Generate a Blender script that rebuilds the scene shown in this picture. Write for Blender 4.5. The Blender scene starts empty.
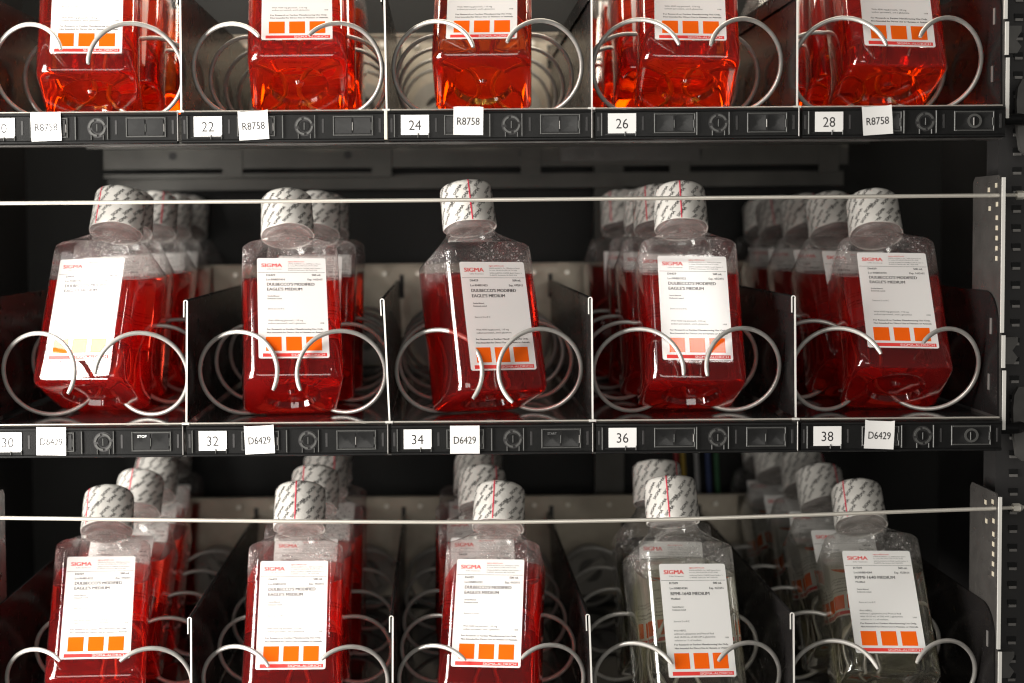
import bpy, bmesh, math, random
from mathutils import Matrix, Vector

random.seed(7)
SC = bpy.context.scene
COL = SC.collection
MM = 0.001
R = math.radians

# ------------------------------------------------------------------ camera
cam_d = bpy.data.cameras.new("camera")
cam = bpy.data.objects.new("camera", cam_d)
COL.objects.link(cam)
SC.camera = cam
rot = (Matrix.Rotation(-0.00037, 4, 'Z') @ Matrix.Rotation(-0.04831, 4, 'X')
       @ Matrix.Rotation(0.00768, 4, 'Y') @ Matrix.Rotation(R(90), 4, 'X'))
cam.matrix_world = Matrix.Translation((0.18858, -1.05283, 0.14051)) @ rot
cam_d.sensor_fit = 'HORIZONTAL'
cam_d.sensor_width = 36.0
cam_d.lens = 36.0 * 1433.0 / 1024.0
cam_d.shift_x = (512 - 441.38) / 1024
cam_d.shift_y = (299.43 - 341.5) / 1024
cam_d.clip_start = 0.05
cam_d.clip_end = 60
cam_d.dof.use_dof = True
cam_d.dof.focus_distance = 1.068
cam_d.dof.aperture_fstop = 4.2
cam_d.dof.aperture_blades = 0

# ------------------------------------------------------------------ world and lamps
W = bpy.data.worlds.new("World")
SC.world = W
W.use_nodes = True
bg = W.node_tree.nodes["Background"]
bg.inputs[0].default_value = (1.0, 0.97, 0.92, 1)
bg.inputs[1].default_value = 0.07


def area(name, loc, target, sx, sy, power, color, spread=180):
    d = bpy.data.lights.new(name, 'AREA')
    d.shape = 'RECTANGLE'
    d.size, d.size_y = sx, sy
    d.energy = power
    d.color = color
    d.spread = R(spread)
    o = bpy.data.objects.new(name, d)
    COL.objects.link(o)
    o.location = loc
    dirv = Vector(target) - Vector(loc)
    o.rotation_euler = dirv.to_track_quat('-Z', 'Y').to_euler()
    return o


# the machine's own upright tube lamp behind the left door frame
area("cabinet_tube_lamp", (-0.47, -0.36, 0.03), (0.25, 0.12, 0.03), 0.32, 1.25, 23.0, (1.0, 0.96, 0.90))
# lamp in the top of the cabinet
area("cabinet_top_lamp", (0.20, 0.17, 0.57), (0.2, 0.26, 0.25), 0.8, 0.06, 2.8, (1.0, 0.90, 0.74))
# two ceiling lamps of the room (they mirror in two of the bottles)
area("room_lamp", (0.625, -0.857, 1.074), (0.380, 0.027, 0.084), 0.10, 0.19, 0.7, (1.0, 0.97, 0.92))
area("room_lamp", (-0.73, -0.717, 1.006), (-0.08, 0.04, 0.085), 0.26, 0.36, 0.8, (1.0, 0.97, 0.93))
# added fill lamp, out of view, standing in for soft room light
area("room_fill_light", (0.10, -1.9, 0.34), (0.30, 0, 0.0), 1.3, 0.9, 12.5, (1.0, 0.96, 0.89))

SC.view_settings.view_transform = 'Standard'
SC.view_settings.look = 'None'
SC.view_settings.exposure = 0.22
SC.view_settings.gamma = 1.0
SC.render.engine = 'CYCLES'
cy = SC.cycles
cy.use_denoising = True
cy.filter_width = 1.15
cy.max_bounces = 22
cy.diffuse_bounces = 4
cy.glossy_bounces = 6
cy.transmission_bounces = 18
cy.transparent_max_bounces = 40
cy.caustics_refractive = True
cy.caustics_reflective = True
cy.blur_glossy = 0.6
cy.sample_clamp_indirect = 6.0
cy.use_adaptive_sampling = True
cy.adaptive_threshold = 0.015


# ------------------------------------------------------------------ materials
def nt_new(name):
    m = bpy.data.materials.new(name)
    m.use_nodes = True
    nt = m.node_tree
    for n in list(nt.nodes):
        nt.nodes.remove(n)
    out = nt.nodes.new("ShaderNodeOutputMaterial")
    return m, nt, out


def N(nt, typ, **kw):
    n = nt.nodes.new(typ)
    for k, v in kw.items():
        if k.startswith("i_"):
            key = k[2:]
            key = int(key) if key.isdigit() else key.replace("_", " ")
            n.inputs[key].default_value = v
        else:
            setattr(n, k, v)
    return n


def L(nt, a, b):
    nt.links.new(a, b)


def pbr(name, col, rough=0.5, metal=0.0, spec=0.5, noise=0.0, nscale=60.0, bump=0.0, bscale=300.0, rnoise=0.0,
        coat=0.0, stretch=None):
    m, nt, out = nt_new(name)
    p = N(nt, "ShaderNodeBsdfPrincipled")
    p.inputs["Base Color"].default_value = (*col, 1)
    p.inputs["Roughness"].default_value = rough
    p.inputs["Metallic"].default_value = metal
    p.inputs["Specular IOR Level"].default_value = spec
    p.inputs["Coat Weight"].default_value = coat
    p.inputs["Coat Roughness"].default_value = 0.08
    L(nt, p.outputs[0], out.inputs[0])
    if noise or bump or rnoise:
        tc = N(nt, "ShaderNodeTexCoord")
        mp = N(nt, "ShaderNodeMapping")
        if stretch:
            mp.inputs["Scale"].default_value = stretch
        L(nt, tc.outputs["Object"], mp.inputs[0])
        if noise:
            t = N(nt, "ShaderNodeTexNoise", i_Scale=nscale, i_Detail=5.0)
            L(nt, mp.outputs[0], t.inputs["Vector"])
            r = N(nt, "ShaderNodeMapRange")
            r.inputs[1].default_value = 0.3
            r.inputs[2].default_value = 0.7
            r.inputs[3].default_value = 1 - noise
            r.inputs[4].default_value = 1 + noise
            L(nt, t.outputs[0], r.inputs[0])
            mx = N(nt, "ShaderNodeMix", data_type='RGBA', blend_type='MULTIPLY')
            mx.inputs[0].default_value = 1
            mx.inputs[6].default_value = (*col, 1)
            L(nt, r.outputs[0], mx.inputs[7])
            L(nt, mx.outputs[2], p.inputs["Base Color"])
        if rnoise:
            t = N(nt, "ShaderNodeTexNoise", i_Scale=nscale * 1.7, i_Detail=4.0)
            L(nt, mp.outputs[0], t.inputs["Vector"])
            r = N(nt, "ShaderNodeMapRange")
            r.inputs[1].default_value = 0.3
            r.inputs[2].default_value = 0.7
            r.inputs[3].default_value = max(0.02, rough - rnoise)
            r.inputs[4].default_value = rough + rnoise
            L(nt, t.outputs[0], r.inputs[0])
            L(nt, r.outputs[0], p.inputs["Roughness"])
        if bump:
            t = N(nt, "ShaderNodeTexNoise", i_Scale=bscale, i_Detail=3.0)
            L(nt, mp.outputs[0], t.inputs["Vector"])
            b = N(nt, "ShaderNodeBump", i_Strength=bump, i_Distance=0.001)
            L(nt, t.outputs[0], b.inputs["Height"])
            L(nt, b.outputs[0], p.inputs["Normal"])
    return m


def fres_fac(nt, f0, scale=1.0):
    """Schlick reflectance, the same from both sides of a thin wall"""
    lw = N(nt, "ShaderNodeLayerWeight", i_Blend=0.5)
    pw = N(nt, "ShaderNodeMath", operation='POWER')
    pw.inputs[1].default_value = 3.6
    L(nt, lw.outputs["Facing"], pw.inputs[0])
    ma = N(nt, "ShaderNodeMath", operation='MULTIPLY_ADD', use_clamp=True)
    ma.inputs[1].default_value = (1 - f0) * scale
    ma.inputs[2].default_value = f0
    L(nt, pw.outputs[0], ma.inputs[0])
    return ma.outputs[0]


def mat_bottle_wall():
    """clear thin plastic wall, fogged and beaded with condensation in the empty top"""
    m, nt, out = nt_new("clear_plastic")
    tc = N(nt, "ShaderNodeTexCoord")
    tr = N(nt, "ShaderNodeBsdfTransparent")
    tr.inputs[0].default_value = (0.955, 0.955, 0.95, 1)
    gl = N(nt, "ShaderNodeBsdfGlossy", i_Roughness=0.035)
    gl.inputs[0].default_value = (1, 1, 1, 1)
    # faint waviness of the blown wall
    nz = N(nt, "ShaderNodeTexNoise", i_Scale=55.0, i_Detail=1.0)
    L(nt, tc.outputs["Object"], nz.inputs["Vector"])
    # droplets
    vo = N(nt, "ShaderNodeTexVoronoi", i_Scale=760.0, i_Randomness=1.0)
    L(nt, tc.outputs["Object"], vo.inputs["Vector"])
    big = N(nt, "ShaderNodeTexVoronoi", i_Scale=270.0, i_Randomness=1.0)
    L(nt, tc.outputs["Object"], big.inputs["Vector"])
    sx = N(nt, "ShaderNodeSeparateXYZ")
    L(nt, tc.outputs["Object"], sx.inputs[0])
    zr = N(nt, "ShaderNodeMapRange", interpolation_type='SMOOTHSTEP')
    zr.inputs[1].default_value = 0.086
    zr.inputs[2].default_value = 0.104
    L(nt, sx.outputs["Z"], zr.inputs[0])
    zt = N(nt, "ShaderNodeMapRange", interpolation_type='SMOOTHSTEP')
    zt.inputs[1].default_value = 0.137
    zt.inputs[2].default_value = 0.123
    L(nt, sx.outputs["Z"], zt.inputs[0])
    zz = N(nt, "ShaderNodeMath", operation='MULTIPLY')
    L(nt, zr.outputs[0], zz.inputs[0])
    L(nt, zt.outputs[0], zz.inputs[1])
    # patchiness
    pt = N(nt, "ShaderNodeTexNoise", i_Scale=38.0, i_Detail=3.0)
    L(nt, tc.outputs["Object"], pt.inputs["Vector"])
    pr = N(nt, "ShaderNodeMapRange", interpolation_type='SMOOTHSTEP')
    pr.inputs[1].default_value = 0.38
    pr.inputs[2].default_value = 0.62
    L(nt, pt.outputs[0], pr.inputs[0])
    fog = N(nt, "ShaderNodeMath", operation='MULTIPLY')
    L(nt, zz.outputs[0], fog.inputs[0])
    L(nt, pr.outputs[0], fog.inputs[1])
    # drop height: rounded bumps
    dh = N(nt, "ShaderNodeMapRange", interpolation_type='SMOOTHSTEP')
    dh.inputs[1].default_value = 0.42
    dh.inputs[2].default_value = 0.10
    L(nt, vo.outputs["Distance"], dh.inputs[0])
    db = N(nt, "ShaderNodeMapRange", interpolation_type='SMOOTHSTEP')
    db.inputs[1].default_value = 0.36
    db.inputs[2].default_value = 0.12
    L(nt, big.outputs["Distance"], db.inputs[0])
    ad = N(nt, "ShaderNodeMath", operation='ADD')
    L(nt, dh.outputs[0], ad.inputs[0])
    L(nt, db.outputs[0], ad.inputs[1])
    hm = N(nt, "ShaderNodeMath", operation='MULTIPLY')
    L(nt, ad.outputs[0], hm.inputs[0])
    L(nt, fog.outputs[0], hm.inputs[1])
    b0 = N(nt, "ShaderNodeBump", i_Strength=0.10, i_Distance=0.001)
    L(nt, nz.outputs[0], b0.inputs["Height"])
    b1 = N(nt, "ShaderNodeBump", i_Strength=0.8, i_Distance=0.0006)
    L(nt, hm.outputs[0], b1.inputs["Height"])
    L(nt, b0.outputs[0], b1.inputs["Normal"])
    L(nt, b1.outputs[0], gl.inputs["Normal"])
    f = fres_fac(nt, 0.062, 0.95)
    mix = N(nt, "ShaderNodeMixShader")
    L(nt, f, mix.inputs[0])
    L(nt, tr.outputs[0], mix.inputs[1])
    L(nt, gl.outputs[0], mix.inputs[2])
    # fog and drops scatter a little light
    df = N(nt, "ShaderNodeBsdfDiffuse")
    df.inputs[0].default_value = (0.85, 0.82, 0.80, 1)
    tl = N(nt, "ShaderNodeBsdfTranslucent")
    tl.inputs[0].default_value = (0.85, 0.80, 0.78, 1)
    ds = N(nt, "ShaderNodeMixShader", i_0=0.5)
    L(nt, df.outputs[0], ds.inputs[1])
    L(nt, tl.outputs[0], ds.inputs[2])
    fa = N(nt, "ShaderNodeMath", operation='MULTIPLY_ADD', use_clamp=True)
    fa.inputs[1].default_value = 0.34
    L(nt, hm.outputs[0], fa.inputs[0])
    nk = N(nt, "ShaderNodeMapRange", interpolation_type='SMOOTHSTEP')
    nk.inputs[1].default_value = 0.1345
    nk.inputs[2].default_value = 0.1375
    nk.inputs[4].default_value = 0.16
    L(nt, sx.outputs["Z"], nk.inputs[0])
    fb = N(nt, "ShaderNodeMath", operation='MULTIPLY_ADD')
    fb.inputs[1].default_value = 0.045
    nk.inputs[3].default_value = 0.006
    L(nt, nk.outputs[0], fb.inputs[2])
    L(nt, zz.outputs[0], fb.inputs[0])
    L(nt, fb.outputs[0], fa.inputs[2])
    m2 = N(nt, "ShaderNodeMixShader")
    L(nt, fa.outputs[0], m2.inputs[0])
    L(nt, mix.outputs[0], m2.inputs[1])
    L(nt, ds.outputs[0], m2.inputs[2])
    L(nt, m2.outputs[0], out.inputs[0])
    return m


def mat_paper(name, col, trans):
    """thin glossy label stock that lets part of the light through to its back"""
    m, nt, out = nt_new(name)
    tc = N(nt, "ShaderNodeTexCoord")
    t = N(nt, "ShaderNodeTexNoise", i_Scale=45.0, i_Detail=2.0)
    L(nt, tc.outputs["Object"], t.inputs["Vector"])
    bp = N(nt, "ShaderNodeBump", i_Strength=0.06, i_Distance=0.001)
    L(nt, t.outputs[0], bp.inputs["Height"])
    df = N(nt, "ShaderNodeBsdfDiffuse")
    df.inputs[0].default_value = (*col, 1)
    tl = N(nt, "ShaderNodeBsdfTranslucent")
    tl.inputs[0].default_value = (*col, 1)
    mx = N(nt, "ShaderNodeMixShader", i_0=trans)
    L(nt, df.outputs[0], mx.inputs[1])
    L(nt, tl.outputs[0], mx.inputs[2])
    gl = N(nt, "ShaderNodeBsdfGlossy", i_Roughness=0.09)
    L(nt, bp.outputs[0], gl.inputs["Normal"])
    m2 = N(nt, "ShaderNodeMixShader")
    L(nt, fres_fac(nt, 0.04, 0.8), m2.inputs[0])
    L(nt, mx.outputs[0], m2.inputs[1])
    L(nt, gl.outputs[0], m2.inputs[2])
    L(nt, m2.outputs[0], out.inputs[0])
    return m


def mat_liquid(name, sig, tint, glow=0.17):
    """water-like liquid; sig = absorption per metre for r, g, b"""
    m, nt, out = nt_new(name)
    rf = N(nt, "ShaderNodeBsdfRefraction", i_IOR=1.39, i_Roughness=0.0)
    gl = N(nt, "ShaderNodeBsdfGlossy", i_Roughness=0.02)
    fr = N(nt, "ShaderNodeFresnel", i_IOR=1.39)
    mix = N(nt, "ShaderNodeMixShader")
    L(nt, fr.outputs[0], mix.inputs[0])
    L(nt, rf.outputs[0], mix.inputs[1])
    L(nt, gl.outputs[0], mix.inputs[2])
    # added tinted translucency imitates light glowing inside the liquid
    tl = N(nt, "ShaderNodeBsdfTranslucent")
    tl.inputs[0].default_value = (*tint, 1)
    m2 = N(nt, "ShaderNodeMixShader", i_0=glow)
    L(nt, mix.outputs[0], m2.inputs[1])
    L(nt, tl.outputs[0], m2.inputs[2])
    L(nt, m2.outputs[0], out.inputs[0])
    dens = max(sig)
    va = N(nt, "ShaderNodeVolumeAbsorption", i_Density=dens)
    va.inputs[0].default_value = (*[1 - s / dens for s in sig], 1)
    L(nt, va.outputs[0], out.inputs[1])
    return m


M = {}
M['wall'] = mat_bottle_wall()
M['liq_orange'] = mat_liquid("orange_red_liquid", (0.15, 23, 115), (1, 0.20, 0.006), 0.26)
M['liq_red'] = mat_liquid("red_liquid", (0.08, 26, 34), (1, 0.016, 0.005), 0.34)
M['liq_clear'] = mat_liquid("pale_clear_liquid", (0.10, 0.15, 0.6), (0.95, 0.94, 0.84), 0.08)
M['paper'] = mat_paper("label_paper", (0.95, 0.94, 0.92), 0.36)
gm, gnt, gout = nt_new("clear_glue")
gtr = N(gnt, "ShaderNodeBsdfTransparent")
L(gnt, gtr.outputs[0], gout.inputs[0])
M['glue'] = gm
M['ink'] = pbr("black_ink", (0.012, 0.011, 0.012), 0.5)
M['ink_grey'] = pbr("grey_ink", (0.05, 0.047, 0.047), 0.5)
M['ink_red'] = pbr("red_ink", (0.62, 0.035, 0.03), 0.4)
M['orange'] = mat_paper("orange_ink", (0.95, 0.145, 0.006), 0.3)
M['cap'] = pbr("cap_wrap_film", (0.64, 0.62, 0.58), 0.33, noise=0.06, nscale=120, bump=0.25, bscale=260, coat=0.2)
M['tear'] = pbr("red_tear_strip", (0.65, 0.03, 0.07), 0.4)
M['wire'] = pbr("silver_painted_wire", (0.48, 0.46, 0.43), 0.36, metal=0.5, noise=0.08, nscale=180, bump=0.08, bscale=700)
M['steel'] = pbr("bright_steel", (0.56, 0.53, 0.47), 0.36, metal=0.55, rnoise=0.06, nscale=300)
M['edge'] = pbr("bare_sheet_edge", (0.72, 0.70, 0.66), 0.42, metal=0.35)
M['tray'] = pbr("dark_coated_sheet", (0.022, 0.020, 0.020), 0.10, metal=0.0, spec=0.8, rnoise=0.05, nscale=90, bump=0.03,
                bscale=500)
M['divider'] = pbr("dark_divider_sheet", (0.010, 0.009, 0.009), 0.26, metal=0.0, spec=0.12, rnoise=0.02, nscale=70)
M['galv'] = pbr("galvanized_sheet", (0.34, 0.30, 0.24), 0.45, metal=0.3, noise=0.14, nscale=45, rnoise=0.1)
M['galvdark'] = pbr("grey_painted_sheet", (0.06, 0.057, 0.05), 0.45, metal=0.3, noise=0.15, nscale=40)
M['plastic'] = pbr("black_rail_plastic", (0.006, 0.006, 0.006), 0.40, spec=0.16, noise=0.15, nscale=150, bump=0.08, bscale=900)
M['plastic2'] = pbr("glossy_black_button", (0.010, 0.010, 0.010), 0.30, spec=0.3)
M['ridge'] = pbr("lighter_black_plastic_edge", (0.06, 0.06, 0.057), 0.34, spec=0.4)  # ridges, frames and dial rings in a lighter black than the rail
M['tab_hole_light'] = pbr("cream_tab_and_hole_light", (0.62, 0.56, 0.44), 0.4, metal=0.3)
M['sticker'] = pbr("sticker_paper", (0.66, 0.65, 0.635), 0.55, noise=0.02, nscale=60)
M['whiteink'] = pbr("white_print", (0.75, 0.75, 0.75), 0.5)
M['greyprint'] = pbr("faded_print", (0.14, 0.14, 0.14), 0.5)
M['black'] = pbr("matt_black_liner", (0.014, 0.013, 0.013), 0.6, noise=0.2, nscale=12)
M['liner'] = pbr("dark_liner_sheet", (0.006, 0.006, 0.0055), 0.5, spec=0.25, noise=0.2, nscale=10)
M['plate'] = pbr("grey_steel_plate", (0.075, 0.07, 0.066), 0.34, metal=0.5, noise=0.12, nscale=60, rnoise=0.1)
M['hub'] = pbr("grey_plastic_hub", (0.24, 0.225, 0.20), 0.5, noise=0.1, nscale=60)
M['bracket'] = pbr("zinc_bracket", (0.13, 0.126, 0.12), 0.32, metal=0.6, noise=0.15, nscale=90)
M['seal'] = pbr("grey_seal_liner", (0.30, 0.275, 0.26), 0.25, noise=0.35, nscale=90, bump=0.5, bscale=160)
M['zinc_lit_lip'] = pbr("zinc_and_lit_slot_lip", (0.22, 0.21, 0.20), 0.4, metal=0.5)
for k, c in dict(red=(0.25, 0.02, 0.02), yellow=(0.3, 0.2, 0.02), blue=(0.04, 0.06, 0.16), green=(0.03, 0.12, 0.05),
                 white=(0.3, 0.3, 0.3)).items():
    M['cable_' + k] = pbr(k + "_cable", c, 0.5)


# ------------------------------------------------------------------ mesh builder (millimetres in, metres out)
class MB:
    def __init__(self):
        self.v, self.f, self.m, self.mats = [], [], [], []

    def mi(self, mat):
        if mat not in self.mats:
            self.mats.append(mat)
        return self.mats.index(mat)

    def add(self, vs, fs, mat):
        o = len(self.v)
        i = self.mi(mat)
        self.v += [tuple(p) for p in vs]
        for f in fs:
            self.f.append(tuple(o + k for k in f))
            self.m.append(i)

    def box(self, a, b, mat, xf=None):
        (x0, y0, z0), (x1, y1, z1) = a, b
        vs = [(x0, y0, z0), (x1, y0, z0), (x1, y1, z0), (x0, y1, z0), (x0, y0, z1), (x1, y0, z1), (x1, y1, z1), (x0, y1, z1)]
        if xf:
            vs = [xf(p) for p in vs]
        self.add(vs, [(0, 3, 2, 1), (4, 5, 6, 7), (0, 1, 5, 4), (1, 2, 6, 5), (2, 3, 7, 6), (3, 0, 4, 7)], mat)

    def bevbox(self, a, b, c, mat):
        """box whose front (-y) edges are chamfered by c"""
        (x0, y0, z0), (x1, y1, z1) = a, b
        vs = [(x0, y1, z0), (x1, y1, z0), (x1, y1, z1), (x0, y1, z1),
              (x0, y0 + c, z0), (x1, y0 + c, z0), (x1, y0 + c, z1), (x0, y0 + c, z1),
              (x0 + c, y0, z0 + c), (x1 - c, y0, z0 + c), (x1 - c, y0, z1 - c), (x0 + c, y0, z1 - c)]
        fs = [(0, 3, 2, 1), (8, 9, 10, 11)]
        for i in range(4):
            j = (i + 1) % 4
            fs += [(i, j, 4 + j, 4 + i), (4 + i, 4 + j, 8 + j, 8 + i)]
        self.add(vs, fs, mat)

    def frame(self, x0, z0, x1, z1, y0, y1, w, mat):
        """a rectangular raised frame (four butted bars)"""
        self.bevbox((x0, y0, z0), (x0 + w, y1, z1), w * .3, mat)
        self.bevbox((x1 - w, y0, z0), (x1, y1, z1), w * .3, mat)
        self.bevbox((x0 + w, y0, z0), (x1 - w, y1, z0 + w), w * .3, mat)
        self.bevbox((x0 + w, y0, z1 - w), (x1 - w, y1, z1), w * .3, mat)

    def loft(self, rings, mat, cap0=False, cap1=False, closed=True):
        o = len(self.v)
        n = len(rings[0])
        i = self.mi(mat)
        for r in rings:
            self.v += [tuple(p) for p in r]
        for a in range(len(rings) - 1):
            for k in range(n if closed else n - 1):
                q = (k + 1) % n
                self.f.append((o + a * n + k, o + a * n + q, o + (a + 1) * n + q, o + (a + 1) * n + k))
                self.m.append(i)
        if cap0:
            self.f.append(tuple(o + k for k in reversed(range(n))))
            self.m.append(i)
        if cap1:
            b = o + (len(rings) - 1) * n
            self.f.append(tuple(b + k for k in range(n)))
            self.m.append(i)

    def tube(self, pts, r, mat, n=8, caps=True):
        rings = []
        P = [Vector(p) for p in pts]
        ref = None
        for i, p in enumerate(P):
            t = (P[min(i + 1, len(P) - 1)] - P[max(i - 1, 0)]).normalized()
            if ref is None:
                ref = Vector((0, 0, 1)) if abs(t.z) < 0.9 else Vector((1, 0, 0))
            u = (ref - t * ref.dot(t)).normalized()
            ref = u
            w = t.cross(u)
            rr = r[i] if isinstance(r, (list, tuple)) else r
            rings.append([p + (u * math.cos(a) + w * math.sin(a)) * rr for a in [2 * math.pi * k / n for k in range(n)]])
        self.loft(rings, mat, caps, caps)

    def prism(self, outline, y0, y1, mat):
        """outline in xz, extruded along y"""
        n = len(outline)
        vs = [(x, y0, z) for x, z in outline] + [(x, y1, z) for x, z in outline]
        fs = [tuple(range(n)), tuple(reversed(range(n, 2 * n)))]
        fs += [(n + i, n + (i + 1) % n, (i + 1) % n, i) for i in range(n)]
        self.add(vs, fs, mat)

    def prism_x(self, outline, x0, x1, mat):
        """outline in yz, extruded along x"""
        n = len(outline)
        vs = [(x0, y, z) for y, z in outline] + [(x1, y, z) for y, z in outline]
        fs = [tuple(reversed(range(n))), tuple(range(n, 2 * n))]
        fs += [(i, (i + 1) % n, n + (i + 1) % n, n + i) for i in range(n)]
        self.add(vs, fs, mat)

    def disc(self, cx, cz, y0, y1, r, mat, n=28, r_in=0.0, a0=0.0, a1=360.0):
        """disc or ring segment facing -y"""
        full = abs(a1 - a0) >= 359.9
        k = n if full else n + 1
        an = [R(a0 + (a1 - a0) * i / n) for i in range(k)]
        o = [(cx + r * math.cos(a), cz + r * math.sin(a)) for a in an]
        if r_in <= 0:
            self.prism(o, y0, y1, mat)
            return
        q = [(cx + r_in * math.cos(a), cz + r_in * math.sin(a)) for a in an]
        rings = []
        for (ox, oz), (ix, iz) in zip(o, q):
            rings.append([(ox, y0, oz), (ix, y0, iz), (ix, y1, iz), (ox, y1, oz)])
        if full:
            rings.append(rings[0])
        self.loft(rings, mat, not full, not full)

    def text(self, geo, place, mat):
        vs, fs = geo
        self.add([place(x, y) for x, y in vs], fs, mat)

    def build(self, name, parent=None, smooth=35, recalc=True):
        me = bpy.data.meshes.new(name)
        me.from_pydata([(x * MM, y * MM, z * MM) for x, y, z in self.v], [], self.f)
        for mt in self.mats:
            me.materials.append(M[mt])
        me.polygons.foreach_set("material_index", self.m)
        if recalc:
            bm = bmesh.new()
            bm.from_mesh(me)
            bmesh.ops.recalc_face_normals(bm, faces=bm.faces)
            bm.to_mesh(me)
            bm.free()
        if smooth:
            me.polygons.foreach_set("use_smooth", [True] * len(me.polygons))
            me.set_sharp_from_angle(angle=R(smooth))
        me.update()
        return link(name, me, parent)


def link(name, data, parent=None):
    o = bpy.data.objects.new(name, data)
    COL.objects.link(o)
    if parent:
        o.parent = parent
    return o


def tag(o, label=None, cat=None, group=None, kind=None):
    if label:
        o['label'] = label
    if cat:
        o['category'] = cat
    if group:
        o['group'] = group
    if kind:
        o['kind'] = kind
    return o


def thing(name, label, cat, loc=(0, 0, 0), group=None):
    o = link(name, None)
    o.location = [c * MM for c in loc]
    o.empty_display_size = 0.02
    return tag(o, label, cat, group)


_tc = {}


def text_geo(s, size, xs=1.0, bold=0.0, align='LEFT', res=2, width=None, spacing=1.0):
    """2D triangles (mm) of a line of lettering; size = height of a capital letter"""
    key = (s, size, xs, bold, align, res, width, spacing)
    if key in _tc:
        return _tc[key]
    cu = bpy.data.curves.new("lettering", 'FONT')
    cu.body = s
    cu.size = 1.0
    cu.resolution_u = res
    cu.space_character = spacing
    ob = bpy.data.objects.new("lettering", cu)
    COL.objects.link(ob)
    dg = bpy.context.evaluated_depsgraph_get()
    me = bpy.data.meshes.new_from_object(ob.evaluated_get(dg))
    k = size / 0.729
    vs = [(v.co.x * k * xs, v.co.y * k) for v in me.vertices]
    fs = [tuple(p.vertices) for p in me.polygons]
    bpy.data.objects.remove(ob)
    bpy.data.curves.remove(cu)
    bpy.data.meshes.remove(me)
    x0, x1 = min(v[0] for v in vs), max(v[0] for v in vs)
    if width:
        q = width / (x1 - x0)
        vs = [((x - x0) * q, y) for x, y in vs]
        x0, x1 = 0, width
    sh = {'LEFT': x0, 'CENTER': (x0 + x1) / 2, 'RIGHT': x1}[align]
    vs = [(x - sh, y) for x, y in vs]
    _tc[key] = (vs, fs)
    return _tc[key]


# ------------------------------------------------------------------ measures (mm)
PITCH = 150.0          # column pitch
DEPTH = 392.0          # tray depth
FLOOR = {1: 229.0, 2: 0.0, 3: -236.0}
X0, X1 = -150.0, 600.0
ROWNAME = {1: 'top', 2: 'middle', 3: 'bottom'}
NUM = {1: ['20', '22', '24', '26', '28'], 2: ['30', '32', '34', '36', '38']}
ORD = ['first', 'second', 'third', 'fourth', 'fifth']

# ------------------------------------------------------------------ the cabinet (setting)
b = MB()
b.box((-260, 470, -900), (760, 480, 900), 'liner')
tag(b.build('cabinet_back_wall', smooth=0), kind='structure')
b = MB()
b.box((720, 60, -900), (730, 470, 900), 'black')
tag(b.build('cabinet_right_wall', smooth=0), kind='structure')
b = MB()
b.box((-260, 60, -900), (-250, 470, 900), 'black')
tag(b.build('cabinet_left_wall', smooth=0), kind='structure')
b = MB()
b.box((-250, 60, 640), (720, 470, 648), 'black')
tag(b.build('cabinet_ceiling', smooth=0), kind='structure')
b = MB()
b.box((-250, 60, -650), (720, 470, -640), 'black')
tag(b.build('cabinet_floor', smooth=0), kind='structure')


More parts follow.
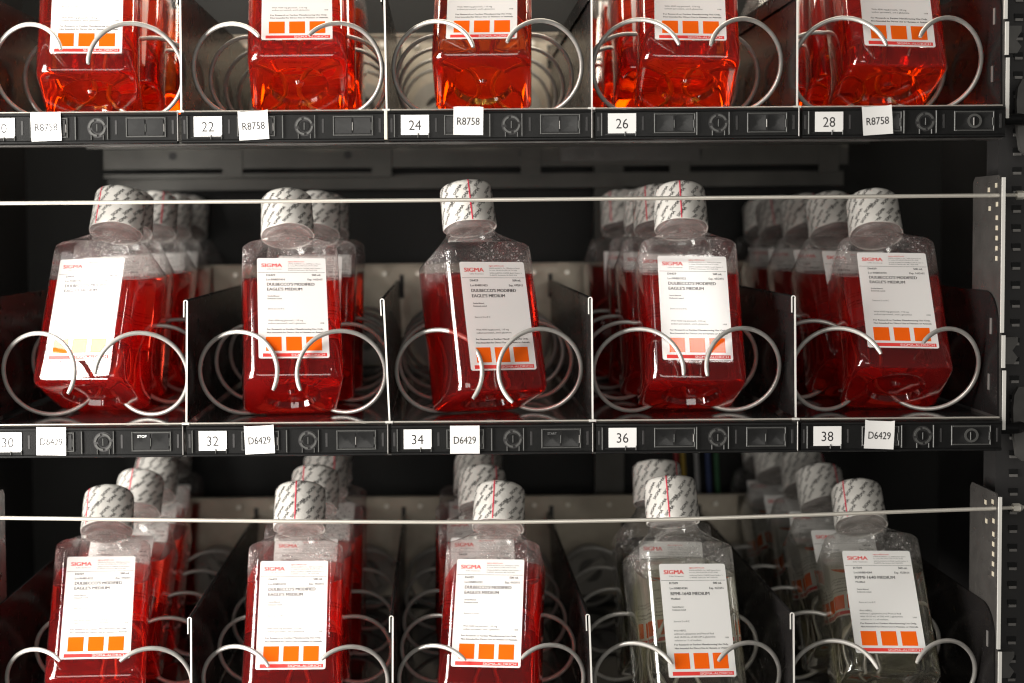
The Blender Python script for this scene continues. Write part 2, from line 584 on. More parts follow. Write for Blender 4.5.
# ------------------------------------------------------------------ shelf trays
def rail_module(row, c, tray, seed):
    rnd = random.Random(seed)
    x = X0 + PITCH * c
    zt, zb = -1.6, -24.0
    y0 = -11.0
    b = MB()
    # body with a rolled top lip and a bottom lip
    prof = [(-1.2, zt), (-8.5, zt), (-10.2, zt - .7), (-10.6, zt - 2.0), (-9.4, zt - 2.6), (-9.4, zb + 2.4), (-10.4, zb + 1.6),
            (-10.4, zb + .5), (-9.6, zb), (-1.2, zb)]
    b.prism_x(prof, x + 1.6, x + PITCH - 1.6, 'plastic')
    yb = -9.4
    for rx, w in ((5.6, .9), (74.6, 1.0), (98.0, .8)):
        b.bevbox((x + rx, y0, zb + 2.9), (x + rx + w, yb, zt - 3.0), .25, 'ridge')
    for rx in (35.4, 103.4, 144.6, 3.1):
        b.bevbox((x + rx, yb - .25, zb + 6.6), (x + rx + 1.5, yb, zt - 5.6), .1, 'black')
    # nibs under the number holder
    for rx in (22.6, 30.4):
        b.bevbox((x + rx, y0 + .3, zb + 2.5), (x + rx + .7, yb, zb + 5.8), .2, 'ridge')
    # ledge of the number holder
    b.bevbox((x + 8.2, yb - .5, zb + 3.4), (x + 31.8, yb, zb + 4.3), .2, 'plastic2')
    mod = b.build('rail_module', tray)
    # dial
    d = MB()
    cx, cz = x + 90.6, (zt + zb) / 2 + .3
    d.disc(cx, cz, yb - .9, yb, 3.7, 'plastic', 24)
    for a in (20, 110, 200, 290):
        d.disc(cx, cz, yb - 1.2, yb, 6.3, 'ridge', 8, 5.0, a, a + 70)
    d.disc(cx, cz, yb - .15, yb, 7.2, 'black', 28)
    for q in (-4.6, 4.2):
        d.bevbox((cx + q, yb - 1.2, zb + 2.6), (cx + q + .7, yb, cz - 5.4), .2, 'ridge')
    d.bevbox((cx - .35, yb - 1.25, cz - 2.6), (cx + .35, yb - .9, cz + 2.6), .1, 'ridge',)
    d.build('dial', mod)

    # buttons
    def pair(bx, w, word=None, ring=False):
        q = MB()
        z0, z1 = zb + 4.4, zt - 3.6
        q.frame(x + bx, z0, x + bx + w, z1, yb - 1.2, yb, .9, 'ridge')
        q.box((x + bx + .9, yb - .1, z0 + .9), (x + bx + w - .9, yb, z1 - .9), 'black')
        hw = (w - 1.8) / 2
        for i in (0, 1):
            a = x + bx + .9 + hw * i + .5
            e = a + hw - 1.6
            zm = (z0 + z1) / 2
            xm = (a + e) / 2
            # a dished key: four facets falling to a small centre
            rim = [(a, yb - 1.1, z0 + 1.6), (e, yb - 1.1, z0 + 1.6), (e, yb - 1.1, z1 - 1.6), (a, yb - 1.1, z1 - 1.6)]
            ins = [(xm - 1.2, yb - .35, zm - 1.2), (xm + 1.2, yb - .35, zm - 1.2), (xm + 1.2, yb - .35, zm + 1.2),
                   (xm - 1.2, yb - .35, zm + 1.2)]
            bot = [(p[0], yb - .1, p[2]) for p in rim]
            q.loft([bot, rim, ins], 'plastic2', False, True)
            q.bevbox((e + .35, yb - 1.5, zm - 3.4), (e + 1.0, yb - .1, zm + 2.4), .15, 'zinc_lit_lip' if rnd.random() < .55 else 'ridge')
        if ring:
            q.disc(x + bx + w / 2, (z0 + z1) / 2, yb - 1.5, yb - 1.1, 5.2, 'ridge', 24, 3.6)
        if word:
            g = text_geo(word, 2.1 if word == 'STOP' else 1.7, align='CENTER', bold=.02)
            mt = 'whiteink' if word == 'STOP' else 'greyprint'
            q.text(g, lambda u, v: (x + bx + .9 + hw / 2 + u, yb - 1.35, z1 - 4.3 + v), mt)
        q.build('button_pair', mod)

    has_code = not (c == 3)
    word = {(2, 0): 'STOP', (2, 2): 'START'}.get((row, c))
    pair(111.5, 29.0, word, ring=(c == 4))
    if has_code:
        pair(42.0 if c != 4 else 46, 27.5)
    else:
        pair(44.0, 30.0)
    # number sticker
    s = MB()
    sx0, sx1, sz0, sz1 = x + 10.6, x + 31.0, zb + 4.6, zb + 19.0
    s.box((sx0, yb - .75, sz0), (sx1, yb - .5, sz1), 'sticker')
    g = text_geo(NUM[row][c] if row < 3 else '40', 7.5, align='CENTER', res=3, xs=.92)
    s.text(g, lambda u, v: (x + 20.8 + u, yb - .78, (sz0 + sz1) / 2 - 3.75 + v), 'ink')
    s.build('number_sticker', mod, smooth=0)
    # code sticker, pasted crooked over the first pair of keys
    if has_code and row < 3:
        code = 'R8758' if row == 1 else 'D6429'
        dz, tilt, dx, kink = CODE[(row, c)]
        s = MB()
        w, h = 21.6, 20.5
        ca, sa = math.cos(R(tilt)), math.sin(R(tilt))
        bx, bz = x + 55.0 + dx, (zt + zb) / 2 + dz

        def pl(u, v, lift=0.0):
            bow = .55 * (u / (w / 2)) ** 2 + .3 * math.sin(v * .3 + kink)
            return (bx + u * ca - v * sa, yb - 1.75 - bow * .6 - lift, bz + u * sa + v * ca)
        nu, nv = 8, 8
        for side in (0, .15):
            grid = [pl(-w / 2 + w * i / nu, -h / 2 + h * j / nv + (.7 * kink if (i in (0, nu) and j == nv) else 0), side)
                    for j in range(nv + 1) for i in range(nu + 1)]
            fs = [(j * (nu + 1) + i, j * (nu + 1) + i + 1, (j + 1) * (nu + 1) + i + 1, (j + 1) * (nu + 1) + i)
                  for j in range(nv) for i in range(nu)]
            if side == 0:
                fs = [tuple(reversed(f)) for f in fs]
            s.add(grid, fs, 'sticker')
        g = text_geo(code, 5.6, width=16.2, align='CENTER', res=3)
        g2 = ([(u - 8.1 if False else u, v) for u, v in g[0]], g[1])
        s.text(g2, lambda u, v: pl(u, v - 3.0, .30), 'ink')
        s.build('code_sticker', mod, smooth=60, recalc=False)
    return mod


CODE = {(1, 0): (1.2, 1.5, -1, .3), (1, 1): (1.0, 3.0, -1.0, .9), (1, 2): (3.2, -1, 4.4, -.6), (1, 4): (1.2, 3.5, 0.4, .8),
        (2, 0): (1.3, -1, -2.0, .2), (2, 1): (1.2, 2.5, 0.2, .8), (2, 2): (.2, 0, .3, .1), (2, 4): (1.3, -2.5, 3.4, 1.0)}
LEAN = {1: (0, .5, -1.0, 0, 0), 2: (0, 1.9, -3.6, -.5, -1.0), 3: (0, 1.0, 1.0, -3, -1)}


def make_divider(x, lean, tray, wide=False):
    b = MB()
    H, Dp = 90.0, DEPTH - 4

    def sh(p):
        return (p[0] + lean * max(0, p[2]) / H, p[1], p[2])
    # main sheet, with the bare cut edge at the front
    b.box((x - .5, .3, .4), (x + .5, Dp, H - 1.0), 'divider', sh)
    b.box((x - .65, -.4, .4), (x + .65, .3, H - 1.0), 'edge', sh)
    # folded hem along the top
    b.box((x - 2.6, .3, H - 12), (x - 1.9, Dp, H - 1.0), 'divider', sh)
    b.box((x - 2.75, -.4, H - 12), (x - 1.9, .3, H - 1.0), 'edge', sh)
    arc = [(x - 1.05 + 1.7 * math.cos(R(a)), H - 1.0 + 1.7 * math.sin(R(a))) for a in range(0, 181, 20)]
    arc += [(x - 1.05 + .9 * math.cos(R(a)), H - 1.0 + .9 * math.sin(R(a))) for a in range(180, -1, -20)]
    arc = [(sh((p[0], 0, p[1]))[0], p[1]) for p in arc]
    b.prism(arc, -.4, .3, 'edge')
    b.prism(arc, .3, Dp, 'divider')
    d = b.build('divider', tray)
    t = MB()
    t.bevbox((x - 1.4, -10.6, -22.6), (x + (.9 if wide else -.5), -9.0, -1.2), .25, 'tab_hole_light' if wide else 'zinc_lit_lip')
    t.box((x - 3.0, -2.2, -1.4), (x + 2.4, -.6, .2), 'edge')
    t.build('divider_tab', d)
    return d


def make_tray(row):
    z = FLOOR[row]
    t = thing('shelf_tray', {1: 'top black shelf tray with number stickers 22 to 28 on its front rail',
                             2: 'middle black shelf tray with number stickers 30 to 38 on its front rail',
                             3: 'bottom black shelf tray whose front rail is cut off by the frame'}[row], 'shelf tray',
              (0, 0, z), 'shelf trays of the vending machine')
    b = MB()
    b.box((X0, -.2, -3.9), (X1, DEPTH - 1, -2.4), 'tray')
    # stiffening ribs under the floor
    for yy in (90, 200, 310):
        b.box((X0 + 4, yy, -9), (X1 - 4, yy + 12, -4.0), 'galvdark')
    f = b.build('tray_floor', t, smooth=0)
    e = MB()
    e.tube([(X0, -.9, -.7), (X1, -.9, -.7)], .75, 'steel', 8)
    e.build('floor_edge', f)
    for c in range(5):
        rail_module(row, c, t, row * 10 + c)
    # underside angle behind the rail
    b = MB()
    b.box((X0, -1.0, -25.2), (X1, 14, -24.2), 'plate')
    b.build('rail_base', t, smooth=0)
    for k in range(1, 5):
        make_divider(X0 + PITCH * k, LEAN[row][k], t, (row, k) == (1, 2))
    # side walls, front top corner rounded
    for xs, xw in ((X0 - 2.2, X0 - 1.0), (X1 - 1.2, X1)):
        o = [(0, .2), (DEPTH - 4, .2), (DEPTH - 4, 92), (26, 92)]
        o += [(26 - 24 * math.sin(R(a)), 68 + 24 * math.cos(R(a))) for a in range(10, 91, 10)]
        b = MB()
        b.prism_x(o, xs, xw, 'divider')
        if xs > 0:
            for zz, y in ((60, 12), (18, 15)):
                b.box((xs - .5, y, zz), (xs - .05, y + 3, zz + 12), 'zinc_lit_lip')
        b.build('side_wall', t)
    # tall end plates that carry the rod
    for sgn, xs in ((-1, X0 - 4.2), (1, X1 - 1.0 + 1.2)):
        o = [(0, -20), (56, -20), (56, 174), (52, 178), (5, 178), (0, 173)]
        b = MB()
        b.prism_x(o, xs, xs + 1.4, 'plate')
        b.box((xs, -1.6, 62), (xs + 2.4, -.1, 176), 'edge')
        b.box((xs + 2.0, -1.4, -10), (xs + 4.4, -.1, 34), 'edge')
        b.box((xs + 1.2, -1.5, 36), (xs + 3.6, -.1, 60), 'edge')
        xi = xs - .25
        for (y, zz) in ((8, 171), (22, 168), (6, 157), (20, 154), (6, 147), (6, 139.5), (6, 132), (6, 124.5), (6, 117)):
            b.box((xi, y, zz - 2.2), (xi + .22, y + 4.0, zz + 1.2), 'tab_hole_light')  # pale chips paint the light showing through the plate's holes
        b.build('end_plate', t, smooth=0)
    # motor panel at the back
    b = MB()
    b.box((X0, DEPTH, 4), (X1, DEPTH + 1.5, 107), 'galv')
    b.box((X0, DEPTH - 6, 105.6), (X1, DEPTH - .1, 107), 'galv')
    for k in range(0, 6):
        x = X0 + PITCH * k
        b.box((x - 3, DEPTH - .4, 72), (x + 1.5, DEPTH - .1, 96), 'black')
        b.box((x + 70, DEPTH - .4, 74), (x + 76, DEPTH - .1, 80), 'black') if k < 5 else None
    p = b.build('motor_panel', t, smooth=0)
    for k in range(6):
        for dx in (-18, 16, 58):
            if k == 5 and dx > 0 or k == 0 and dx < 0:
                continue
            q = MB()
            cx = X0 + PITCH * k + dx
            q.disc(cx, 97, DEPTH - 2.0, DEPTH - .1, 4.2, 'galv', 14)
            q.disc(cx, 97, DEPTH - 3.2, DEPTH - 2.0, 2.4, 'steel', 10)
            q.build('bolt', p)
    # rear beam below floor level
    b = MB()
    b.box((X0, DEPTH + 3, -25), (X1, DEPTH + 6, 2), 'galvdark')
    b.box((X0, DEPTH + 3, -34), (X0 + 290, DEPTH + 30, -30), 'galvdark')
    b.box((X0, DEPTH + 20, -46), (X1, DEPTH + 24, -31), 'galvdark')
    for k in range(5):
        b.box((X0 + 120 + 150 * k, DEPTH + 1.5, -33), (X0 + 140 + 150 * k, DEPTH + 3, -6), 'galvdark')
    b.box((X0 + 460, DEPTH + 1, -20), (X0 + 600, DEPTH + 2.8, -2), 'plate')
    for k in range(4):
        b.disc(X0 + 40 + 176 * k + 30, -12, DEPTH + 2.6, DEPTH + 3, 4, 'black', 16)
    b.build('rear_beam', t, smooth=0)
    return t


trays = {r: make_tray(r) for r in (1, 2, 3)}

# ------------------------------------------------------------------ spiral coils
COIL_R, WIRE_R, CPITCH, TURNS = 33.1, 1.72, 80.0, 4.75


def coil_mesh(sgn):
    """tip at angle 0 on the inner side of the left coil; the right one is its mirror image"""
    b = MB()
    n = int(TURNS * 56)
    pts, rad = [], []
    for i in range(n + 1):
        a = 2 * math.pi * TURNS * i / n
        rr = COIL_R * (1.0 if i > 12 else 1 - .13 * (1 - i / 12) ** 1.4)
        pts.append((-sgn * rr * math.cos(a), CPITCH * a / (2 * math.pi), rr * math.sin(a)))
        rad.append(WIRE_R * (0.72 if i == 0 else 1.0))
    b.tube(pts, rad, 'wire', 10)
    o = b.build('wire', None, smooth=50)
    h = MB()
    ye = CPITCH * TURNS
    h.disc(0, 0, ye - 2, ye + 5, 26, 'hub', 32, 12)
    h.disc(0, 0, ye + 1, ye + 5, 12.5, 'galvdark', 24)
    h.bevbox((-20, ye - 5, -5), (20, ye + .9, 5), 1.2, 'hub')
    ho = h.build('hub', None)
    return o, ho


protoL = coil_mesh(-1)
protoR = coil_mesh(1)

TIPS = {11: (25, 3), 12: (46, 49), 13: (24, 32), 14: (25, 24), 15: (21, 36), 21: (-20, 9), 22: (-17, -18), 23: (-33, -41),
        24: (0, -1), 25: (30, 50), 31: (59, 57), 32: (44, 58), 33: (53, 56), 34: (42, 48), 35: (32, 41)}
first = {}
for row in (1, 2, 3):
    for c in range(5):
        xc = X0 + PITCH * c + PITCH / 2
        for i, s in enumerate((-1, 1)):
            a = TIPS[row * 10 + c + 1][i]
            side = 'left' if s < 0 else 'right'
            where = (f"column numbered {NUM[row][c]} on the {ROWNAME[row]} shelf" if row < 3 and c > 0 else
                     f"{ORD[c]} column from the left on the {ROWNAME[row]} shelf")
            t = thing('wire_spiral', f"{side} silver wire spiral of the {where}", 'spiral',
                      (xc + s * 37.6, -6.0 + 9.0 * max(0, a) / 60, FLOOR[row] + COIL_R + WIRE_R - 2.2), 'silver wire spirals that push the bottles')
            t.rotation_euler = (0, R(a) * (1 if s > 0 else -1), 0)
            src = protoL if s < 0 else protoR
            for o in src:
                if s not in first:
                    c_ = o
                else:
                    c_ = o.copy()
                    COL.objects.link(c_)
                c_.parent = t
            first[s] = True


# ------------------------------------------------------------------ bottles
BW, BD, TALL = 74.0, 72.0, 5.5
NC = 6
LWID, LHEI, LBOT = 52.5, 85.0, 15.5


def rr(z, hw, hd, r):
    r = min(r, hw, hd)
    pts = []
    for k, (sx, sy) in enumerate(((1, 1), (-1, 1), (-1, -1), (1, -1))):
        for i in range(NC + 1):
            a = R(90 * k + 90 * i / NC)
            px, py = sx * (hw - r) + r * math.cos(a), sy * (hd - r) + r * math.sin(a)
            if r < min(hw, hd) - 1 and 0 < i < NC:
                # the corners are nearly flat bevels
                a0, a1, u = R(90 * k), R(90 * k + 90), i / NC
                qx = sx * (hw - r) + r * (math.cos(a0) * (1 - u) + math.cos(a1) * u)
                qy = sy * (hd - r) + r * (math.sin(a0) * (1 - u) + math.sin(a1) * u)
                px, py = px * .68 + qx * .32, py * .68 + qy * .32
            pts.append((px, py, z))
        if k == 2:
            w = min(LWID / 2, hw - r)
            pts += [(-w, -hd, z), (w, -hd, z)]
    return pts


def bottle_rings(ins, neck=True):
    w, d = BW / 2 - ins, BD / 2 - ins
    i = ins
    S = [rr(1.6 + i, 1.2, 1.2, 1.2), rr(1.8 + i, 2.6, 2.6, 2.6), rr(4.0 + i, 4.0, 4.0, 4.0), rr(4.2 + i, 15, 15, 15),
         rr(5.2 + i, 19.5, 19.5, 19.5), rr(4.8 + i, 21.2, 21.2, 21.2), rr(.5 + i, 22.6, 22.6, 22.6), rr(0 + i, 24.3, 24.3, 24.3), rr(0 + i, w - 3.6, d - 3.6, 11),
         rr(.4 + i, w - 2.0, d - 2.0, 10.2), rr(1.5 + i, w - .75, d - .75, 9.5), rr(3.2 + i, w - .15, d - .15, 9.1),
         rr(7 + i, w, d, 9), rr(LBOT, w, d, 9), rr(30, w, d, 9), rr(60, w, d, 9), rr(LBOT + LHEI - TALL, w, d, 9), rr(104, w, d, 9),
         rr(109.6 - i * .3, w - .25, d - .25, 9.2), rr(111.6 - i * .5, w - 1.3, d - 1.2, 9.7), rr(113.1 - i * .6, w - 3.2, d - 3.0, 10.3),
         rr(120 - i, w - 9.8, d - 9.2, 14), rr(127.0 - i, w - 15.5, d - 14.6, 18), rr(130.4 - i, 19.8 - i, 19.8 - i, 20),
         rr(132.4, 18.6 - i, 18.6 - i, 19)]
    if neck:
        S += [rr(133.4, 18.4, 18.4, 20), rr(134.6, 18.4, 18.4, 20), rr(134.9, 17.4, 17.4, 18), rr(164, 16.4, 16.4, 17)]
    return [[(x, y, z + (TALL if z > 70 else 0)) for x, y, z in ring] for ring in S]


b = MB()
b.loft(bottle_rings(0), 'wall', True, True)
# moulded pips low on the side walls
body_proto = b.build('bottle_body', None, smooth=40)


def liquid_mesh(mat, rot3, lev):
    """the filling, cut off level in the world although the bottle leans"""
    b = MB()
    b.loft(bottle_rings(.55, False), mat, True, True)
    bm = bmesh.new()
    vs = [bm.verts.new((x * MM, y * MM, z * MM)) for x, y, z in b.v]
    for f in b.f:
        bm.faces.new([vs[k] for k in f])
    bmesh.ops.recalc_face_normals(bm, faces=bm.faces)
    n = rot3.transposed() @ Vector((0, 0, 1))
    # lev is measured along n from the bottle's own origin
    res = bmesh.ops.bisect_plane(bm, geom=bm.verts[:] + bm.edges[:] + bm.faces[:], plane_co=n * (lev * MM), plane_no=n,
                                 clear_outer=True)
    ed = [e for e in res['geom_cut'] if isinstance(e, bmesh.types.BMEdge)]
    bmesh.ops.holes_fill(bm, edges=[e for e in bm.edges if e.is_boundary], sides=0)
    bmesh.ops.recalc_face_normals(bm, faces=bm.faces)
    me = bpy.data.meshes.new('liquid')
    bm.to_mesh(me)
    bm.free()
    me.materials.append(M[mat])
    # where the label is glued on, paper and liquid are in optical contact (no mirror there)
    me.materials.append(M['glue'])
    for p in me.polygons:
        c = p.center / MM
        if p.normal.y < -.95 and abs(c.x) < LWID / 2 and LBOT < c.z < LBOT + LHEI:
            p.material_index = 1
    me.polygons.foreach_set("use_smooth", [True] * len(me.polygons))
    me.set_sharp_from_angle(angle=R(40))
    return me


# cap: shrink-wrapped screw cap with the maker's name running all round
def cap_mesh(phase, tear):
    b = MB()
    prof = [(137.0, 19.4), (135.5, 20.0), (135.3, 20.6), (136.5, 20.85), (142, 20.7), (150, 20.5), (160, 20.3), (166.6, 20.15), (168.6, 19.7), (169.7, 18.7),
            (170.0, 17.2), (170.0, 3)]
    n = 56
    rings = []
    rnd = random.Random(int(phase * 100) + 3)
    ph = [rnd.uniform(0, 6.28) for _ in range(6)]
    for z, r in prof:
        ring = []
        for k in range(n):
            a = 2 * math.pi * k / n
            low = max(0, (142 - z) / 8)
            q = r + low * .28 * math.sin(5 * a + ph[0]) * math.sin(3 * a + ph[1]) + .10 * math.sin(7 * a + z * .3 + ph[2])
            ring.append((q * math.cos(a), q * math.sin(a), z + low * .5 * math.sin(4 * a + ph[3])))
        rings.append(ring)
    b.loft(rings, 'cap', False, True)
    g = text_geo("SIGMA", 2.5, width=10.0, bold=.02, res=3)

    def rad(z):
        for (za, ra), (zb, rb) in zip(prof[2:], prof[3:]):
            if za <= z <= zb:
                return ra + (rb - ra) * (z - za) / (zb - za)
        return 20.5
    ang = R(50)
    ca, sa = math.cos(ang), math.sin(ang)
    circ = 2 * math.pi * 20.6
    cols = 15
    step = circ / cols
    for i in range(cols):
        for j in range(5):
            s0 = i * step + (j % 2) * step * .42 + phase
            z0 = 131 + j * 8.7 + (i % 3) * 2.6

            def place(u, v, up=0.0):
                s = s0 + u * ca - v * sa
                z = z0 + u * sa + v * ca
                z = min(max(z, 135.7), 169.4)
                r = rad(z) + .22 + up
                a = s / 20.6
                return (r * math.cos(a), r * math.sin(a), z)
            vs, fs = g
            for q, up in ((0.0, 0.0), (.16, .015)):
                P = [place(x + q, y, up) for x, y in vs]
                fs2 = [f for f in fs if not all(P[k][2] <= 135.71 or P[k][2] >= 169.39 for k in f)]
                b.add(P, fs2, 'ink')
    if tear:
        a0 = R(-90)
        rg = []
        for z in (135.6, 142, 150, 160, 166.6, 168.6, 169.6):
            r = rad(z) + .3
            w = .022
            rg.append([((r - .25) * math.cos(a0 - w), (r - .25) * math.sin(a0 - w), z), (r * math.cos(a0 - w), r * math.sin(a0 - w), z),
                       (r * math.cos(a0 + w), r * math.sin(a0 + w), z), ((r - .25) * math.cos(a0 + w), (r - .25) * math.sin(a0 + w), z)])
        b.loft(rg, 'tear', True, True)
    b.loft([[(20.2 * math.cos(2 * math.pi * k / 40), 20.2 * math.sin(2 * math.pi * k / 40), zz) for k in range(40)] for zz in (135.8, 138.0)],
           'seal', True, True)
    o = b.build('cap', None, smooth=45)
    return o


cap_protos = [cap_mesh(0.0, True), cap_mesh(4.3, True)]


def label_mesh(kind, lot, exp):
    b = MB()
    yf = -BD / 2 - .35
    n = 10
    # paper with rounded corners
    o = []
    for cx, cz, a0 in ((1, 1, 0), (-1, 1, 90), (-1, -1, 180), (1, -1, 270)):
        for k in range(5):
            a = R(a0 + 90 * k / 4)
            o.append((cx * (LWID / 2 - 1.6) + 1.6 * math.cos(a), LBOT + LHEI / 2 + cz * (LHEI / 2 - 1.6) + 1.6 * math.sin(a)))
    b.add([(x, yf, z) for x, z in o], [tuple(reversed(range(len(o))))], 'paper')
    x0, zt = -LWID / 2, LBOT + LHEI

    def tx(s, x, y, size, mat='ink', **kw):
        g = text_geo(s, size, **kw)
        sh = kw.get('bold', 0) * size * 1.6
        for q in ((0,) if not sh else (-sh, sh)):
            b.text(g, lambda u, v: (x0 + x + u + q, yf - .06 - (.012 if q > 0 else 0), zt - y + v), mat)

    def rect(xa, ya, xb, yb_, mat, lift=.05):
        b.add([(x0 + xa, yf - lift, zt - yb_), (x0 + xb, yf - lift, zt - yb_), (x0 + xb, yf - lift, zt - ya), (x0 + xa, yf - lift, zt - ya)],
              [(0, 1, 2, 3)], mat)
    tx("SIGMA", 3.4, 7.9, 3.3, 'ink_red', width=15.6, bold=.03, res=3)
    tx("Life Science", 7.6, 10.0, 1.0, 'ink_grey', width=11)
    tx("sigma-aldrich.com", 23.6, 3.6, 1.05, 'ink_red', width=12.2, bold=.02)
    for i, (s, w) in enumerate((("SIGMA-ALDRICH, Co., 3050 Spruce Street", 25.0), ("St. Louis, MO 63103 USA 314-771-5765", 22.6),
                                ("SIGMA-ALDRICH CHEMIE GmbH Riedstr. 2", 26.2), ("D-89555 Steinheim 49-7329-970", 22.0))):
        tx(s, 23.6, (5.5, 7.2, 9.4, 11.1)[i], .95, 'ink_grey', width=w, res=2)
    rect(.8, 12.6, LWID - .8, 12.85, 'ink_grey')
    cat = {'D': 'D6429', 'R': 'R8758', 'P': 'R7509'}[kind]
    tx(cat, 7, 15.6, 1.7, width=6.6, bold=.025, res=2)
    tx("500 mL", 48.5, 15.6, 1.7, align='RIGHT', bold=.025, res=2)
    tx("Lot " + lot, 7, 19.5, 1.7, bold=.02, res=1, xs=.95)
    tx("Exp. " + exp, 49.6, 19.5, 1.7, align='RIGHT', bold=.02, res=1, xs=.95)
    if kind == 'D':
        tx("DULBECCO'S MODIFIED", 7.3, 24.0, 2.55, width=36.0, bold=0.021, res=3)
        tx("EAGLE'S MEDIUM", 7.3, 28.2, 2.55, width=26.5, bold=0.021, res=3)
    else:
        tx("RPMI-1640 MEDIUM", 7.3, 24.0, 2.55, width=30.5, bold=0.021, res=3)
        tx("Modified", 7.3, 27.4, 1.5, bold=.025, res=2)
    tx("Sterile-filtered", 7.6, 33.4, 1.15, width=8.6, bold=.02, res=2)
    tx("Endotoxin tested", 7.6, 35.6, 1.15, width=10.4, bold=.02, res=2)
    tx("Store at 2 to 8 C", 7.6, 44.3, 1.3, 'ink', width=12.4, res=2)
    if kind == 'P':
        tx("With HEPES,", 7.0, 51.2, 1.35, 'ink', res=2)
        tx("without L-glutamine and Phenol Red", 7.0, 53.6, 1.35, 'ink', width=31, res=2)
        tx("Add 10-20 mL of 200 mM L-glutamine", 7.0, 56.0, 1.35, 'ink', width=32, res=2)
        tx("solution to 1 L of medium.", 7.0, 58.4, 1.35, 'ink', width=21, res=2)
    else:
        tx("With 4500 mg glucose/L, 110 mg", 7.6, 54.2, 1.35, 'ink', width=26, res=2)
        tx("sodium pyruvate/L, and L-glutamine", 7.6, 56.6, 1.35, 'ink', width=28, res=2)
    tx("1008", 49.5, 56.6, 1.2, 'ink_grey', align='RIGHT', res=2)
    tx("For Research or Further Manufacturing Use Only,", 6.6, 61.6, 1.3, width=42, bold=.025, res=2)
    tx("Not Intended for Direct Use in Humans or Animals.", 6.6, 64.3, 1.3, width=43, bold=.025, res=2)
    for k in range(3):
        rect(5.5 + 15.0 * k, 67.3, 17.2 + 15.0 * k, 78.9, 'orange')
    rect(3.2, 80.9, 50.6, 83.7, 'ink_red')
    g = text_geo("SIGMA-ALDRICH", 2.0, width=25, bold=.03, res=2)
    b.text(g, lambda u, v: (x0 + 24.2 + u, yf - .10, zt - 83.3 + v), 'paper')
    return b.build('label', None, smooth=0, recalc=False)


# x, y of the base centre, yaw, lean, roll, lift above the floor, liquid level, kind, bottles behind, their x step, cap turn
B = {
    11: (-76.1, 42.1, 7.3, 26.6, -0.4, 0.0, 106, 'R', 2, 3.0, 40),
    12: (82.9, 33.3, 3.8, 34.0, -0.6, 1.6, 106, 'R', 2, 1.5, 100),
    13: (221.1, 33.0, -3.6, 34.0, 0.3, 1.4, 106, 'R', 0, 0, 200),
    14: (374.6, 33.2, -4.0, 31.0, 1.9, 0.7, 106, 'R', 3, -5.0, 10),
    15: (527.5, 37.6, 0.0, 24.3, 2.1, 1.0, 106, 'R', 3, -5.0, 60),
    21: (-81.0, 47.2, -8.5, 26.9, -1.4, -0.6, 104.1, 'D', 4, 1.0, -28),
    22: (75.3, 30.9, 9.1, 30.2, 0.8, -1.5, 102.6, 'D', 2, 2.8, 140),
    23: (225.3, 36.1, 19.2, 20.0, 1.2, -2.2, 106.2, 'D', 0, 0, -14),
    24: (378.9, 34.3, -0.2, 25.8, 1.1, -1.5, 104.9, 'D', 3, -4.0, -8),
    25: (535.5, 37.5, -4.3, 34.1, 1.1, -1.6, 101.7, 'D', 4, -3.5, 170),
    31: (-78.7, 32.9, 8.8, 39.3, 1.8, -0.6, 101.3, 'D', 4, -4.0, -50),
    32: (73.1, 26.8, 1.4, 32.9, 0.3, -0.9, 105.0, 'D', 3, 2.5, -6),
    33: (223.6, 23.4, -8.8, 34.0, -1.0, -0.9, 104.1, 'D', 3, -1.5, -6),
    34: (377.3, 28.3, 8.2, 24.6, 2.1, -1.8, 107.6, 'P', 1, -4.5, -24),
    35: (529.5, 37.0, -4.5, 38.6, -0.4, -0.9, 105.0, 'P', 4, -2.0, -40),
}
LOTS = {21: ("RNBD3823", "06/2015"), 22: ("RNBD3414", "06/2015"), 23: ("RNBD3823", "07/2015"), 24: ("RNBD3522", "07/2015"),
        25: ("RNBD3750", "06/2015"), 31: ("RNBD4222", "09/2015"), 32: ("RNBD4222", "09/2015"), 33: ("RNBD4222", "09/2015"),
        34: ("RNBD4284", "02/2016"), 35: ("RNBD4284", "02/2016")}
LOOK = {21: 'glaring white', 22: 'label square to the viewer', 23: 'turned and showing its left side',
        24: 'with a bright glare on its label', 25: 'leaning far back'}
lab_cache = {}
use0 = {'body': True, 'caps': [True, True]}


def part_copy(o, parent, flag):
    if flag:
        c = o
    else:
        c = o.copy()
        COL.objects.link(c)
    c.parent = parent
    return c


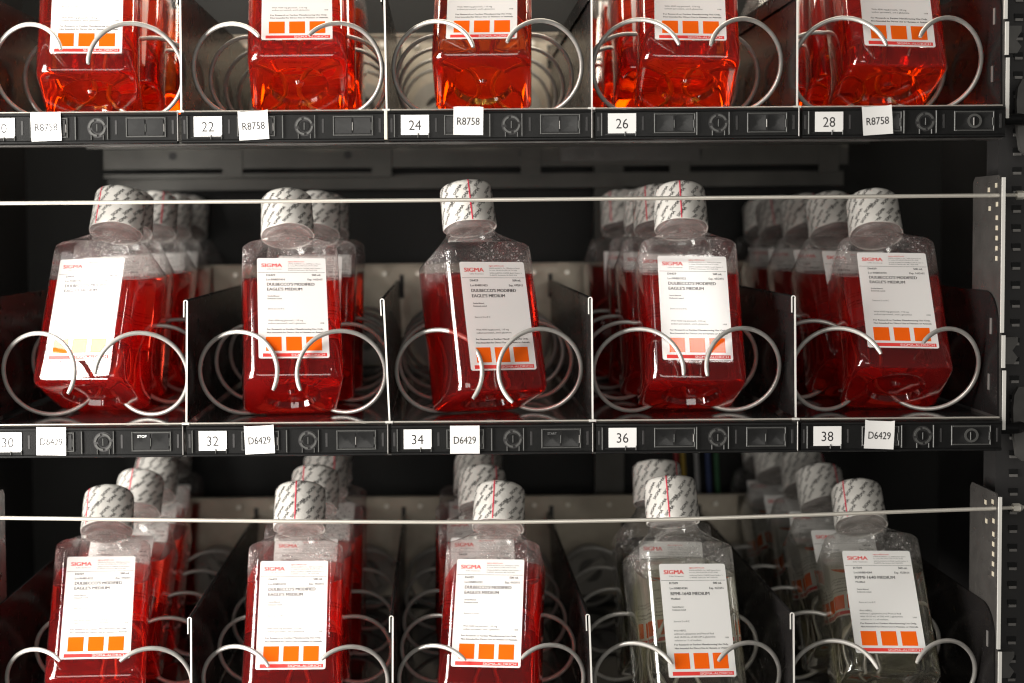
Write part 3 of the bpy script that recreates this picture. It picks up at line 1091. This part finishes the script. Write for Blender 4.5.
for key in sorted(B):
    x, y, yaw, lean, roll, lift, lev, kind, behind, dx, capturn = B[key]
    row, c = divmod(key, 10)
    c -= 1
    liq = {'R': 'liq_orange', 'D': 'liq_red', 'P': 'liq_clear'}[kind]
    colw = {'R': 'orange red', 'D': 'red', 'P': 'colourless'}[kind]
    rnd = random.Random(key)
    rl = Matrix.Rotation(R(roll), 3, 'Y') @ Matrix.Rotation(-R(lean), 3, 'X')
    # rest the lowest corner on the floor / wire
    def low_of(rm):
        zz = min((rm @ Vector((sx * (BW / 2 - 4.6), sy * (BD / 2 - 4.6), 0))).z for sx in (-1, 1) for sy in (-1, 1))
        return -zz
    up = low_of(rl) + lift
    lme = liquid_mesh(liq, rl, lev - up)
    lk = (kind,) + LOTS.get(key, ("RNBD3107", "05/2015"))
    if lk not in lab_cache:
        lab_cache[lk] = [label_mesh(*lk), True]
    for k in range(behind + 1):
        where = (f"column numbered {NUM[row][c]}" if row < 3 and c > 0 else f"{ROWNAME[row]} shelf's {ORD[c]} column from left")
        if k == 0:
            lab = f"front {colw} medium bottle in the {where}" + (", " + LOOK[key] if key in LOOK else "")
        else:
            lab = f"{colw} medium bottle, {ORD[k]} from the front in the {where}"
        bx = x + dx * k + (rnd.uniform(-2.0, 2.0) if k else 0)
        by = y + CPITCH * k
        t = thing('medium_bottle', lab, 'bottle', (bx, by, FLOOR[row] + up), 'medium bottles on the shelves')
        yw = yaw if k == 0 else yaw * .35 + rnd.uniform(-3.5, 3.5)
        t.rotation_euler = (Matrix.Rotation(R(yw), 3, 'Z') @ rl).to_euler()
        part_copy(body_proto, t, use0['body'])
        use0['body'] = False
        ci = (key + k) % 2
        cp = part_copy(cap_protos[ci], t, use0['caps'][ci])
        use0['caps'][ci] = False
        cp.scale = (1.025, 1.025, 1.0)
        cp.location = (0, 0, TALL * MM)
        cp.rotation_euler = (0, 0, R(capturn if k == 0 else rnd.uniform(-60, 60)))
        link('liquid', lme, t)
        e = lab_cache[lk]
        part_copy(e[0], t, e[1])
        e[1] = False

# ------------------------------------------------------------------ rods across the caps
for row, pts in ((2, [(-160, 162.8), (200, 162.6), (420, 162.8), (628, 163.0)]), (3, [(-160, 165.5), (60, 161.0), (220, 158.8), (340, 159.6), (440, 162.0), (628, 167.2)])):
    z = FLOOR[row]
    t = thing('retaining_rod', f"thin steel rod across the bottle caps of the {ROWNAME[row]} shelf", 'rod', (0, 0, z),
              'steel rods in front of the caps')
    b = MB()
    # smooth curve through the given points
    P = []
    for i in range(61):
        xx = -160 + 788 * i / 60
        for (xa, za), (xb, zb) in zip(pts, pts[1:]):
            if xa <= xx <= xb + 1e-6:
                u = (xx - xa) / (xb - xa)
                P.append([xx, 5.0, za + (zb - za) * u])
                break
    for _ in range(12):
        Q = [p[:] for p in P]
        for i in range(1, len(P) - 1):
            P[i][2] = (Q[i - 1][2] + 2 * Q[i][2] + Q[i + 1][2]) / 4
    b.tube(P, 1.5, 'steel', 12)
    b.build('rod_bar', t)
    n = MB()
    ze = P[-2][2]
    n.tube([(613, 5, ze), (618, 5, ze)], 3.3, 'steel', 6)
    n.tube([(618, 5, ze), (620, 5, ze)], [3.2, 2.2], 'steel', 12)
    n.build('nut', t, smooth=25)

# ------------------------------------------------------------------ slotted upright and brackets on the right
t = thing('slotted_upright', 'black slotted upright rail at the right edge, with a ladder of small slots', 'upright rail', (0, 0, 0))
b = MB()
b.box((612, 36, -640), (660, 60, 636), 'black')
b.build('rail_channel', t, smooth=0)
b = MB()
zz = -440.0
while zz < 500:
    b.box((622.6, 34.2, zz), (628.4, 35.9, zz + 2.0), 'zinc_lit_lip')  # pale bar paints the lit lower edge of each slot
    b.box((622, 34.9, zz + 2.1), (629, 35.9, zz + 5.6), 'plastic2')
    zz += 14.4
b.build('slots', t, smooth=0)
for row in (1, 2, 3):
    z = FLOOR[row]
    t = thing('shelf_bracket', f"grey metal bracket holding the right end of the {ROWNAME[row]} shelf", 'bracket', (0, 0, z),
              'brackets at the right end of the shelves')
    b = MB()
    o = [(620, -32), (624, -36), (627, -36), (627.5, -29), (630, -24), (630, 8), (627, 13), (626, 20), (621, 20), (618, 14), (617, 4), (618, -18)]
    b.prism(o, 16, 20, 'bracket')
    b.bevbox((629.6, 12, -26), (631.2, 22, 12), .5, 'zinc_lit_lip')
    b.build('hanger_plate', t)
    b = MB()
    b.tube([(600.5, 8, -10), (616, 8, -10), (622, 14, -10)], 4.2, 'plastic', 14)
    b.build('support_pin', t)
    b = MB()
    o = [(604, 38), (613, 38), (616, 43), (612, 48), (616, 54), (616, 58), (603, 58)]
    b.prism(o, 6, 14, 'bracket')
    b.build('catch', t)

# ------------------------------------------------------------------ back post and cables
t = MB()
t.box((348, 430, -640), (378, 440, 640), 'galvdark')
tag(t.build('back_post', smooth=0), 'grey vertical sheet metal post at the back, behind the column numbered 36', 'post')
for i, (cx, cc, nm) in enumerate(((434, 'red', 'dark red'), (441, 'yellow', 'yellow'), (455, 'white', 'pale grey'), (467, 'blue', 'blue'),
                                  (476, 'green', 'green'))):
    b = MB()
    b.tube([(cx - 4, 445, -25), (cx, 446, -80), (cx + 4, 447, -150), (cx + 3, 448, -300)], 2.4, 'cable_' + cc, 8)
    tag(b.build('cable'), f"{nm} cable hanging at the back between the middle and bottom shelves", 'cable', 'cables at the back')
